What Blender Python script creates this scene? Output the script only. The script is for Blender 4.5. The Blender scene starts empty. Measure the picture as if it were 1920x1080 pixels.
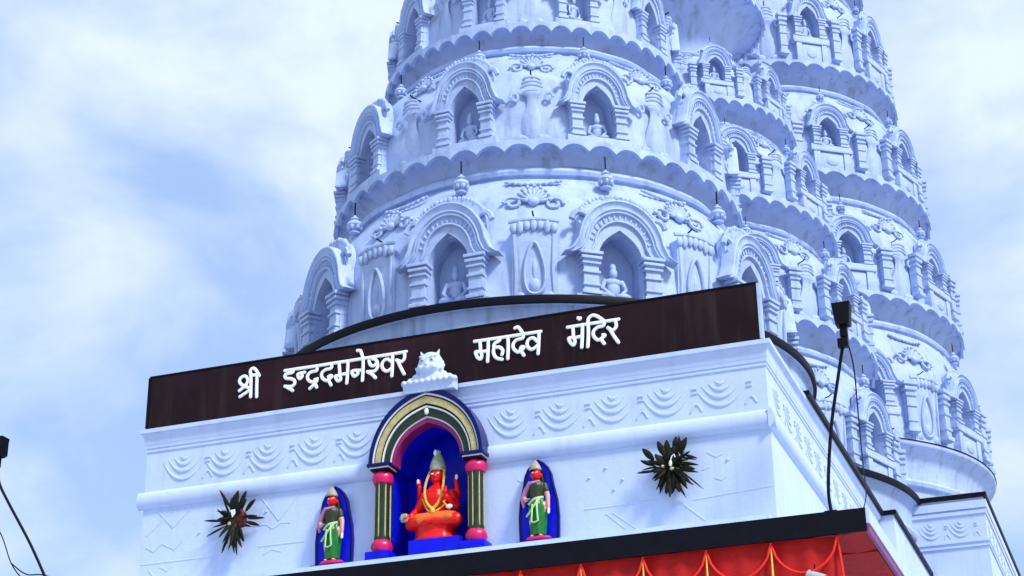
import bpy, bmesh, math, random
from mathutils import Matrix, Vector
S = bpy.context.scene
COL = S.collection
RAD = math.radians
random.seed(7)

# ------------------------------------------------------------------ camera
cam_d = bpy.data.cameras.new('camera'); cam = bpy.data.objects.new('camera', cam_d); COL.objects.link(cam)
cam_d.sensor_width = 36.0; cam_d.lens = 62.92; cam_d.clip_end = 3000
right = Vector((0.93829716, 0.34552945, -0.01441661)); up = Vector((0.15308668, -0.37760956, 0.91322258))
fwd = Vector((-0.31010145, 0.85908115, 0.40720594))
cam.matrix_world = Matrix(((right.x, up.x, -fwd.x, 8.79712), (right.y, up.y, -fwd.y, -14.05883),
                           (right.z, up.z, -fwd.z, 1.59064), (0, 0, 0, 1)))
S.camera = cam

# ------------------------------------------------------------------ sky, sun, exposure
SUN_EL, SUN_AZ = RAD(46), RAD(118)           # azimuth from +Y towards +X
w = bpy.data.worlds.new('World'); S.world = w; w.use_nodes = True
nt = w.node_tree; nt.nodes.clear(); N = nt.nodes.new; L = nt.links.new
out = N('ShaderNodeOutputWorld'); mixs = N('ShaderNodeMixShader'); b1 = N('ShaderNodeBackground'); b2 = N('ShaderNodeBackground')
sky = N('ShaderNodeTexSky'); sky.sky_type = 'NISHITA'; sky.sun_disc = False
sky.sun_elevation = SUN_EL; sky.sun_rotation = SUN_AZ; sky.air_density = 1.0; sky.dust_density = 0.6; sky.ozone_density = 2.5
b1.inputs['Strength'].default_value = 0.12
L(sky.outputs[0], b1.inputs[0])
tc = N('ShaderNodeTexCoord'); mp = N('ShaderNodeMapping'); mp.inputs['Location'].default_value = (4.5104, 0.3059, -6.5919); mp.inputs['Scale'].default_value = (1.0, 1.0, 1.5)
no = N('ShaderNodeTexNoise'); no.inputs['Scale'].default_value = 5.2; no.inputs['Detail'].default_value = 8.0
no.inputs['Roughness'].default_value = 0.54; no.inputs['Distortion'].default_value = 0.25
cr = N('ShaderNodeValToRGB'); cr.color_ramp.elements[0].position = 0.34; cr.color_ramp.elements[0].color = (.72,)*3 + (1,)
cr.color_ramp.elements[1].position = 0.66; cr.color_ramp.elements[1].color = (1, 1, 1, 1)
L(tc.outputs['Generated'], mp.inputs[0]); L(mp.outputs[0], no.inputs['Vector']); L(no.outputs['Fac'], cr.inputs[0])
cc = N('ShaderNodeValToRGB'); cc.color_ramp.elements[0].position = 0.40; cc.color_ramp.elements[0].color = (.44, .62, 1.0, 1)   # thin blue-grey cloud
cc.color_ramp.elements[1].position = 0.64; cc.color_ramp.elements[1].color = (.77, .89, 1.0, 1)                                    # thick white cloud
L(no.outputs['Fac'], cc.inputs[0]); L(cc.outputs[0], b2.inputs['Color']); b2.inputs['Strength'].default_value = 0.72
L(cr.outputs[0], mixs.inputs[0]); L(b1.outputs[0], mixs.inputs[1]); L(b2.outputs[0], mixs.inputs[2]); L(mixs.outputs[0], out.inputs[0])
sl = bpy.data.lights.new('sun', 'SUN'); sl.energy = 2.7; sl.angle = RAD(11); sl.color = (1.0, 0.99, 0.97)
so = bpy.data.objects.new('sun', sl); COL.objects.link(so)
so.location = (10, -20, 30)
sd = Vector((math.sin(SUN_AZ) * math.cos(SUN_EL), math.cos(SUN_AZ) * math.cos(SUN_EL), math.sin(SUN_EL)))
so.rotation_euler = sd.to_track_quat('Z', 'Y').to_euler()
vs = S.view_settings; vs.view_transform = 'Standard'; vs.look = 'None'; vs.exposure = 0.60; vs.gamma = 1.0; vs.use_curve_mapping = False
S.cycles.max_bounces = 6; S.cycles.diffuse_bounces = 4

# ------------------------------------------------------------------ helpers
def mat(name, col, rough=0.6, var=0.08, scale=6.0, bump=0.0, bscale=40.0, spec=0.4, dirt=None, metal=0.0, stain=0.0):
    m = bpy.data.materials.new(name); m.use_nodes = True
    t = m.node_tree; b = t.nodes['Principled BSDF']
    b.inputs['Roughness'].default_value = rough; b.inputs['Specular IOR Level'].default_value = spec; b.inputs['Metallic'].default_value = metal
    tcn = t.nodes.new('ShaderNodeTexCoord')
    n = t.nodes.new('ShaderNodeTexNoise'); n.inputs['Scale'].default_value = scale; n.inputs['Detail'].default_value = 6; n.inputs['Roughness'].default_value = 0.6
    t.links.new(tcn.outputs['Object'], n.inputs['Vector'])
    r = t.nodes.new('ShaderNodeValToRGB'); r.color_ramp.elements[0].position = 0.3; r.color_ramp.elements[1].position = 0.7
    lo = [max(0, c * (1 - var)) for c in col]; hi = [min(1, c * (1 + var)) for c in col]
    r.color_ramp.elements[0].color = (*lo, 1); r.color_ramp.elements[1].color = (*hi, 1)
    t.links.new(n.outputs['Fac'], r.inputs[0]); last = r.outputs[0]
    if stain:                                    # vertical weather streaks and patches of grime
        mpn = t.nodes.new('ShaderNodeMapping'); mpn.inputs['Scale'].default_value = (7, 7, 0.8)
        g = t.nodes.new('ShaderNodeNewGeometry')
        t.links.new(g.outputs['Position'], mpn.inputs[0])
        n2 = t.nodes.new('ShaderNodeTexNoise'); n2.inputs['Scale'].default_value = 1.0; n2.inputs['Detail'].default_value = 8; n2.inputs['Roughness'].default_value = 0.65
        t.links.new(mpn.outputs[0], n2.inputs['Vector'])
        r2 = t.nodes.new('ShaderNodeValToRGB'); r2.color_ramp.elements[0].position = 0.52; r2.color_ramp.elements[1].position = 0.78
        r2.color_ramp.elements[0].color = (0, 0, 0, 1); r2.color_ramp.elements[1].color = (stain,) * 3 + (1,)
        t.links.new(n2.outputs['Fac'], r2.inputs[0])
        mx = t.nodes.new('ShaderNodeMixRGB'); mx.inputs[2].default_value = (*(dirt or (.4, .42, .45)), 1)
        t.links.new(r2.outputs[0], mx.inputs[0]); t.links.new(last, mx.inputs[1]); last = mx.outputs[0]
    t.links.new(last, b.inputs['Base Color'])
    if bump:
        n3 = t.nodes.new('ShaderNodeTexNoise'); n3.inputs['Scale'].default_value = bscale; n3.inputs['Detail'].default_value = 5
        t.links.new(tcn.outputs['Object'], n3.inputs['Vector'])
        bp = t.nodes.new('ShaderNodeBump'); bp.inputs['Strength'].default_value = bump; bp.inputs['Distance'].default_value = 0.02
        t.links.new(n3.outputs['Fac'], bp.inputs['Height']); t.links.new(bp.outputs[0], b.inputs['Normal'])
    return m

class MB:
    """collects shapes; mesh(name) makes ONE mesh"""
    def __init__(s): s.v = []; s.f = []
    def add(s, vs, fs):
        o = len(s.v); s.v += [tuple(p) for p in vs]; s.f += [tuple(i + o for i in f) for f in fs]; return s
    def box(s, x0, x1, y0, y1, z0, z1):
        return s.add([(x, y, z) for z in (z0, z1) for y in (y0, y1) for x in (x0, x1)],
                     [(0, 2, 3, 1), (4, 5, 7, 6), (0, 1, 5, 4), (2, 6, 7, 3), (0, 4, 6, 2), (1, 3, 7, 5)])
    def bbox(s, x0, x1, y0, y1, z0, z1, b=0.01):        # box with chamfered edges
        bm = bmesh.new(); bmesh.ops.create_cube(bm, size=1)
        for q in bm.verts: q.co = Vector((x0 + (q.co.x + .5) * (x1 - x0), y0 + (q.co.y + .5) * (y1 - y0), z0 + (q.co.z + .5) * (z1 - z0)))
        bmesh.ops.bevel(bm, geom=bm.edges[:], offset=b, segments=2, affect='EDGES', profile=.7)
        bm.verts.index_update(); s.add([q.co[:] for q in bm.verts], [[q.index for q in f.verts] for f in bm.faces]); bm.free(); return s
    def lathe(s, prof, seg=24, a0=0.0, a1=2 * math.pi, c=(0, 0, 0), sx=1, sy=1, rf=None):
        full = abs(a1 - a0 - 2 * math.pi) < 1e-6; n = seg if full else seg + 1; o = []
        for i in range(n):
            a = a0 + (a1 - a0) * i / seg
            for j, (r, z) in enumerate(prof):
                if rf: r, z = rf(a, j, r, z)
                o.append((c[0] + sx * r * math.cos(a), c[1] + sy * r * math.sin(a), c[2] + z))
        m = len(prof); fs = []
        for i in range(seg):
            k = (i + 1) % n
            for j in range(m - 1): fs.append((i * m + j, k * m + j, k * m + j + 1, i * m + j + 1))
        return s.add(o, fs)
    def tube(s, pts, r, seg=8, sq=1.0, caps=True, upv=None, rr=None):
        pts = [Vector(p) for p in pts]; n = len(pts); o = []; fs = []
        T = [(pts[min(i + 1, n - 1)] - pts[max(i - 1, 0)]).normalized() for i in range(n)]
        ref = Vector(upv) if upv else (Vector((0, 0, 1)) if abs(T[0].z) < .9 else Vector((1, 0, 0)))
        nn = (ref - T[0] * ref.dot(T[0])).normalized()
        for i in range(n):
            if upv: nn = Vector(upv)
            nn = (nn - T[i] * nn.dot(T[i])).normalized(); bn = T[i].cross(nn); R = rr[i] if rr else r
            for k in range(seg):
                a = 2 * math.pi * k / seg; o.append(pts[i] + nn * (R * sq * math.cos(a)) + bn * (R * math.sin(a)))
        for i in range(n - 1):
            for k in range(seg):
                l = (k + 1) % seg; fs.append((i * seg + k, i * seg + l, (i + 1) * seg + l, (i + 1) * seg + k))
        if caps: fs.append(tuple(range(seg - 1, -1, -1))); fs.append(tuple((n - 1) * seg + k for k in range(seg)))
        return s.add(o, fs)
    def ell(s, c, r, seg=12, rings=8, M=None):
        c = Vector(c); r = (r, r, r) if not hasattr(r, '__len__') else r; o = []
        pts = [Vector((0, 0, 1))]
        for j in range(1, rings):
            t = math.pi * j / rings
            for i in range(seg):
                a = 2 * math.pi * i / seg; pts.append(Vector((math.sin(t) * math.cos(a), math.sin(t) * math.sin(a), math.cos(t))))
        pts.append(Vector((0, 0, -1)))
        for p in pts:
            q = Vector((p.x * r[0], p.y * r[1], p.z * r[2]))
            if M: q = M @ q
            o.append(c + q)
        fs = [(0, 1 + i, 1 + (i + 1) % seg) for i in range(seg)]
        for j in range(rings - 2):
            for i in range(seg):
                a = 1 + j * seg + i; b = 1 + j * seg + (i + 1) % seg; fs.append((a, a + seg, b + seg, b))
        e = len(pts) - 1; b0 = 1 + (rings - 2) * seg
        fs += [(e, b0 + (i + 1) % seg, b0 + i) for i in range(seg)]
        return s.add(o, fs)
    def cap(s, p0, r0, p1, r1, seg=10):                    # tapered limb with round ends
        p0, p1 = Vector(p0), Vector(p1); s.tube([p0, p0.lerp(p1, .5), p1], 1, seg, rr=[r0, (r0 + r1) / 2, r1])
        s.ell(p0, r0, seg, 6); s.ell(p1, r1, seg, 6); return s
    def chain(s, pts, rs):
        for i in range(len(pts) - 1): s.cap(pts[i], rs[i], pts[i + 1], rs[i + 1])
        return s
    def extrude(s, poly, y0, y1):                          # closed (x,z) outline, extruded along y
        n = len(poly); s.add([(x, y0, z) for x, z in poly] + [(x, y1, z) for x, z in poly],
            [tuple(range(n)), tuple(range(2 * n - 1, n - 1, -1))] + [(i, i + n, (i + 1) % n + n, (i + 1) % n) for i in range(n)]); return s
    def profile_x(s, prof, x0, x1):                        # (y,z) open profile swept along x
        n = len(prof); return s.add([(x0, y, z) for y, z in prof] + [(x1, y, z) for y, z in prof], [(i, i + 1, i + 1 + n, i + n) for i in range(n - 1)])
    def mesh(s, name, m, smooth=35, fix=True):
        me = bpy.data.meshes.new(name); me.from_pydata(s.v, [], s.f)
        if fix:
            bm = bmesh.new(); bm.from_mesh(me); bmesh.ops.recalc_face_normals(bm, faces=bm.faces[:]); bm.to_mesh(me); bm.free()
        if smooth:
            for p in me.polygons: p.use_smooth = True
            me.set_sharp_from_angle(angle=RAD(smooth))
        if m: me.materials.append(m)
        me.update(); return me
    def remesh(s, name, m, voxel, smooth_it=3):            # all shapes fused into one continuous skin
        me = s.mesh(name + '_raw', None, 0); o = bpy.data.objects.new('raw', me); COL.objects.link(o)
        a = o.modifiers.new('r', 'REMESH'); a.mode = 'VOXEL'; a.voxel_size = voxel
        if smooth_it: b = o.modifiers.new('s', 'SMOOTH'); b.factor = .5; b.iterations = smooth_it
        dg = bpy.context.evaluated_depsgraph_get(); r = bpy.data.meshes.new_from_object(o.evaluated_get(dg))
        bpy.data.objects.remove(o); bpy.data.meshes.remove(me); r.name = name
        for p in r.polygons: p.use_smooth = True
        r.materials.clear(); r.materials.append(m); return r

def ob(name, me, parent=None, loc=(0, 0, 0), rz=0.0, sc=None, rot=None):
    o = bpy.data.objects.new(name, me); COL.objects.link(o); o.location = loc
    o.rotation_euler = rot if rot else (0, 0, rz)
    if sc: o.scale = sc
    if parent: o.parent = parent
    return o
def tag(o, label=None, cat=None, group=None, kind=None):
    for k, v in (('label', label), ('category', cat), ('group', group), ('kind', kind)):
        if v: o[k] = v
    return o
def thing(name, label, cat, loc=(0, 0, 0), rz=0.0, group=None):
    return tag(ob(name, None, None, loc, rz), label, cat, group)
def smoothpath(pts, n=6):                                   # Catmull-Rom through pts
    P = [Vector(p) for p in pts]; o = []
    for i in range(len(P) - 1):
        a = P[max(i - 1, 0)]; b = P[i]; c = P[i + 1]; d = P[min(i + 2, len(P) - 1)]
        for k in range(n):
            t = k / n; o.append(.5 * ((2 * b) + (c - a) * t + (2 * a - 5 * b + 4 * c - d) * t * t + (3 * b - a - 3 * c + d) * t ** 3))
    o.append(P[-1]); return o

# ------------------------------------------------------------------ materials
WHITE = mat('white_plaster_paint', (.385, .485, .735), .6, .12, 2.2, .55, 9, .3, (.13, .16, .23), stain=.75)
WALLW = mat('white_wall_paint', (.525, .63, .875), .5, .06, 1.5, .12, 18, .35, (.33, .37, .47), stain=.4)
BLACK = mat('black_coping_paint', (.004, .004, .008), .5, .3, 8, spec=.12)
MAROON = mat('maroon_board_paint', (.016, .0035, .006), .5, .6, 1.2, .05, 20, .15, (.05, .035, .035), stain=.5)
LETW = mat('white_letter_paint', (.9, .92, .95), .5, .03, 10)
IRON = mat('dark_iron', (.004, .004, .006), .5, .2, 30, spec=.12)
NAVY = mat('navy_enamel', (.0012, .002, .10), .3, .25, 12, spec=.25)
BLUE = mat('blue_enamel', (.002, .006, .58), .35, .3, 7, spec=.2)
CREAM = mat('cream_enamel', (.50, .42, .19), .4, .25, 18)
GREEN = mat('dark_green_enamel', (.012, .026, .008), .3, .35, 14)
LINE_W = mat('white_enamel', (.8, .82, .84), .35, .05, 12)
LINE_K = mat('black_enamel', (.004, .004, .007), .4, .2, 12, spec=.15)
PLUM = mat('plum_enamel', (.24, .015, .10), .35, .2, 16)
PINK = mat('magenta_enamel', (.60, .008, .11), .32, .2, 16)
RED = mat('red_enamel', (.78, .006, .004), .3, .18, 16, spec=.3)
ORANGE = mat('orange_cloth', (.80, .13, .015), .6, .2, 20)
GOLD = mat('gold_paint', (.75, .46, .06), .3, .2, 30)
SILVERG = mat('grey_green_crown', (.33, .38, .26), .35, .3, 30)
SKIN = mat('pale_skin_enamel', (.66, .32, .27), .4, .1, 20)
LEAFG = mat('leaf_green_enamel', (.008, .15, .018), .35, .25, 20)
LIME = mat('light_green_trim', (.42, .68, .30), .35, .15, 20)
BLOUSE = mat('olive_blouse', (.022, .034, .008), .45, .25, 20)
LILAC = mat('lilac_scarf', (.50, .20, .42), .45, .2, 20)
FABRED = mat('red_canopy_cloth', (.44, .003, .003), .8, .18, 7, .2, 60)
FABBR = mat('bright_red_piping', (.85, .02, .012), .6, .12, 20)
YELLOW = mat('yellow_tassel', (.85, .55, .07), .6, .15, 30)
LEAF = mat('dry_dark_leaf', (.009, .011, .006), .6, .5, 30, spec=.15)
LEAF2 = mat('dry_brown_leaf', (.020, .017, .007), .6, .5, 30, spec=.15)
STICK = mat('dry_red_stem', (.07, .008, .006), .6, .4, 30)
STONE = mat('courtyard_stone', (.36, .36, .37), .7, .15, .6, .1, 8)
ROOFM = mat('roof_plaster', (.55, .58, .62), .8, .1, 2)

# ------------------------------------------------------------------ ground
g = MB().add([(-600, -600, 0), (600, -600, 0), (600, 600, 0), (-600, 600, 0)], [(0, 1, 2, 3)])
tag(ob('ground', g.mesh('ground', STONE, 0)), kind='structure')

# ------------------------------------------------------------------ niche template (front looks to -y, unit width, unit height)
def arch(a, cz, b, n=21, t0=172, t1=8, point=0.0):
    o = []
    for i in range(n):
        t = RAD(t0 + (t1 - t0) * i / (n - 1)); x = a * math.cos(t); z = cz + b * math.sin(t) + point * (1 - abs(math.cos(t))) ** 3
        o.append((x, z))
    return o
def niche_meshes():
    out_ = [(-.40, 0), (-.40, .3), (-.40, .48), (-.48, .50)] + arch(.435, .54, .44) + [(.48, .50), (.40, .48), (.40, .3), (.40, 0)]
    inn = [(-.225, .07), (-.225, .25), (-.225, .38), (-.228, .42)] + arch(.225, .43, .25, point=.05) + [(.228, .42), (.225, .38), (.225, .25), (.225, .07)]
    n = len(out_); b = MB()
    v = [(x, 0, z) for x, z in out_] + [(x, 0, z) for x, z in inn] + [(x, .33, z) for x, z in inn] + [(x, .9, z) for x, z in out_]
    f = [(i, i + 1, n + i + 1, n + i) for i in range(n - 1)] + [(n + i, n + i + 1, 2 * n + i + 1, 2 * n + i) for i in range(n - 1)]
    f += [(3 * n + i, 3 * n + i + 1, i + 1, i) for i in range(n - 1)] + [tuple(range(2 * n, 3 * n))] + [(n, 2 * n, 3 * n - 1, 2 * n - 1), (0, n, 2 * n - 1, n - 1)]
    b.add(v, f); b.bbox(-.47, .47, -.06, .5, -.05, .055, .012)
    niche = b.mesh('niche', WHITE, 40, fix=False)
    m = MB()
    base = [(-.555, .455), (-.52, .475), (-.475, .505)] + arch(.425, .545, .445) + [(.475, .505), (.52, .475), (.555, .455)]
    prof = [(1.045, .10), (1.04, -.035), (1.025, -.058), (1.0, -.062), (.985, -.046), (.93, -.030), (.885, -.030), (.872, -.052), (.850, -.056), (.835, -.036), (.815, -.034),
            (.803, -.048), (.782, -.048), (.770, -.016), (.655, -.010), (.642, -.032), (.612, -.034), (.598, -.004)]
    nb, np_ = len(base), len(prof)
    v = [(x * sc, y, .5 + (z - .5) * sc) for x, z in base for sc, y in prof]
    m.add(v, [(i * np_ + j, (i + 1) * np_ + j, (i + 1) * np_ + j + 1, i * np_ + j + 1) for i in range(nb - 1) for j in range(np_ - 1)] + [tuple(range(np_)), tuple((nb - 1) * np_ + j for j in range(np_ - 1, -1, -1))])
    for i in range(15):                                     # dentils between the two inner rolls
        t = RAD(165 - 150 * i / 14); c, s_ = math.cos(t), math.sin(t)
        pin = Vector((.285 * c, -.018, .525 + .295 * s_)); po = Vector((.325 * c, -.018, .53 + .335 * s_)); m.tube([pin, po], .011, 5)
    am = m.mesh('arch_moulding', WHITE, 40)
    p = MB(); p.bbox(-.075, .075, -.045, .1, .05, .47, .008)
    for z, wd, h in ((.075, .10, .035), (.15, .088, .022), (.27, .09, .022), (.355, .095, .022), (.405, .105, .028), (.45, .115, .03)):
        p.bbox(-wd, wd, -.045 - (wd - .07), .08, z - h / 2, z + h / 2, .008)
    pil = p.mesh('pilaster', WHITE, 40)
    c = MB(); hull = []
    for i in range(25):
        t = math.pi * i / 24; x = -.40 * math.cos(t); z = .80 + .27 * math.sin(t) ** .9; hull.append((x, z))
    c.extrude([(-.40, .70)] + hull + [(.40, .70)], .06, .16)
    for i in range(3, 22):
        if i % 1 == 0: x, z = hull[i]; c.ell((x, .075, z + .01), .024 + .008 * (i % 3 == 0), 7, 5)
    for sx in (-1, 1):                                      # curled leaf at either foot of the crest
        q = [(sx * (.38 + .10 * math.cos(a) * (1 - a / 9)), .03, .80 + .10 * math.sin(a) * (1 - a / 9)) for a in [k * .5 for k in range(12)]]
        c.tube(q, .03, 6, rr=[.034 - .0018 * k for k in range(12)])
    crest = c.mesh('crest', WHITE, 40)
    d = MB()                                                # seated cross-legged figure
    d.ell((0, .12, .12), (.15, .10, .05)).ell((-.09, .05, .15), (.09, .06, .035)).ell((.09, .05, .15), (.09, .06, .035))
    d.ell((0, .11, .25), (.075, .055, .10)).ell((0, .10, .31), (.10, .05, .045)).ell((0, .09, .40), (.045, .045, .055)).ell((0, .10, .46), (.035, .035, .05))
    for sx in (-1, 1): d.cap((sx * .095, .10, .32), .026, (sx * .13, .07, .23), .022, 7).cap((sx * .13, .07, .23), .022, (sx * .07, .02, .17), .018, 7)
    fig = d.mesh('deity_relief', WHITE, 60)
    return niche, am, pil, crest, fig
NICHE, ARCHM, PIL, CREST, FIG = niche_meshes()
f = MB().lathe([(0, -.02), (.075, -.02), (.08, .0), (.05, .02), (.045, .035), (.095, .07), (.115, .11), (.10, .15), (.055, .18), (.045, .19), (.065, .205), (.06, .22), (.03, .24), (.012, .27), (0, .275)], 14)
for k in range(7):
    a = 2 * math.pi * k / 7; f.ell((.085 * math.cos(a), .085 * math.sin(a), .07), (.03, .03, .045), 6, 5)
FINIAL = f.mesh('finial', WHITE, 40)
ROD = MB().tube([(0, 0, .25), (0, 0, .47)], .011, 6).mesh('rod', IRON)
HOOK = MB().tube([(0, .08, 0), (0, -.05, .0), (0, -.10, .012)], .009, 6).mesh('hook', IRON)
vs_ = MB().lathe([(0, .03), (.10, .035), (.19, .09), (.21, .20), (.18, .33), (.11, .46), (.085, .56), (.10, .62), (.15, .65), (.155, .68), (.11, .70), (0, .705)], 24, sx=.78, sy=.24)
for k in range(3): vs_.tube([(-.15 + .015 * k, -.02, .735 + .05 * k), (-.07, -.06, .752 + .05 * k), (0, -.07, .76 + .05 * k), (.07, -.06, .752 + .05 * k), (.15 - .015 * k, -.02, .735 + .05 * k)], .020, 6)
for sx in (-1, 1):
    vs_.tube([(sx * (.225 + .06 * math.cos(a) * (1 - a / 10)), -.015, .60 + .07 * math.sin(a) * (1 - a / 10)) for a in [k * .6 for k in range(11)]], .02, 6)
    vs_.ell((sx * .15, -.03, .06), (.10, .04, .055), 9, 6)
td = MB(); td.bbox(-.235, .235, -.035, .2, .02, .80, .03)
dr = [(.125 * math.sin(t) * (1 - .55 * (.5 - .5 * math.cos(t)) ** .8) * 1.15, -.045, .20 + .18 * (1 - math.cos(t)) ** 1.25 - .10 * math.cos(t) * (math.cos(t) > 0)) for t in [2 * math.pi * k / 30 for k in range(31)]]
td.tube(dr, .022, 7, upv=(0, -1, 0), sq=1.3).ell((0, -.035, .19), (.06, .035, .075), 12, 8).ell((0, -.03, .36), (.028, .02, .11), 8, 8)
for sx in (-1, 1): td.tube([(sx * .20, -.03, .04), (sx * .19, -.045, .35), (sx * .205, -.03, .74)], .02, 6).ell((sx * .15, -.03, .08), (.06, .035, .05), 8, 6)
for k in range(7): td.ell((-.21 + .07 * k, -.045, .79 + .02 * math.cos((k - 3) * .9)), (.040, .035, .055 + .015 * (k % 2)), 8, 6)
td.tube([(-.26, -.02, .85), (-.12, -.05, .865), (0, -.055, .87), (.12, -.05, .865), (.26, -.02, .85)], .022, 6)
PANEL = td.mesh('drop_panel', WHITE, 50)
VASE = vs_.mesh('vase_relief', WHITE, 50)
bd = MB()
for k in range(9): bd.ell((-.24 + .06 * k, -.012, .0 - .035 * (1 - ((k - 4) / 4) ** 2)), .022, 7, 5)
bd.tube([(-.28, 0, .03), (-.14, -.012, -.02), (0, -.015, -.035), (.14, -.012, -.02), (.28, 0, .03)], .016, 6)
BEADS = bd.mesh('bead_festoon', WHITE, 50)

fo = MB()
for k in range(9):                                            # fan of leaves with curled ends
    a = RAD(-80 + 20 * k); l = .17 - .03 * abs(k - 4) / 4
    fo.ell((math.sin(a) * l * .62, -.02, math.cos(a) * l * .62), (.022, .022, l * .52), 7, 6, M=Matrix.Rotation(a, 3, 'Y')); fo.ell((math.sin(a) * l * 1.12, -.03, math.cos(a) * l * 1.12), .022, 6, 5)
fo.ell((0, -.025, .0), (.06, .04, .05), 9, 6)
for sx in (-1, 1): fo.tube([(sx * (.20 + .09 * math.cos(t) * (1 - t / 11)), -.015, -.02 + .08 * math.sin(t) * (1 - t / 11)) for t in [.5 * k for k in range(15)]], .019, 6)
FOLI = fo.mesh('foliage_relief', WHITE, 50)
pe = MB()
for sx in (-1, 1): pe.bbox(sx * .33 - .07, sx * .33 + .07, -.05, .3, .0, .84, .012)
pe.bbox(-.25, .25, -.03, .3, .0, .80, .012).bbox(-.46, .46, -.07, .3, .84, 1.0, .02); pe.ell((0, -.03, .42), (.15, .03, .24), 12, 8)
PEDE = pe.mesh('pedestal', WHITE, 40)
def ledge_mesh(R, over, cav, n=50, plain=False):
    Rn = R - over; pr = []
    for k in range(9):
        t = math.pi / 2 * k / 8; pr.append((Rn + (R - .05 - Rn) * (1 - math.cos(t)), -cav + (cav - .005) * math.sin(t)))
    jb = len(pr); pr += [(R - .04, 0), (R, 0), (R + .003, .028), (R - .010, .037), (R - .5, .038)]
    def rf(a, j, r, z):
        if j in (jb, jb + 1) and not plain:
            x = ((a * n / (2 * math.pi)) % 1.0) * 2 - 1; return r + (.012 * abs(x) ** 3 if j > jb else 0), -.012 - .085 * abs(x) ** 2.4
        return r, z
    return MB().lathe(pr, n * 8 if not plain else 120, rf=rf).mesh('ledge', WHITE, 40)

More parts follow.
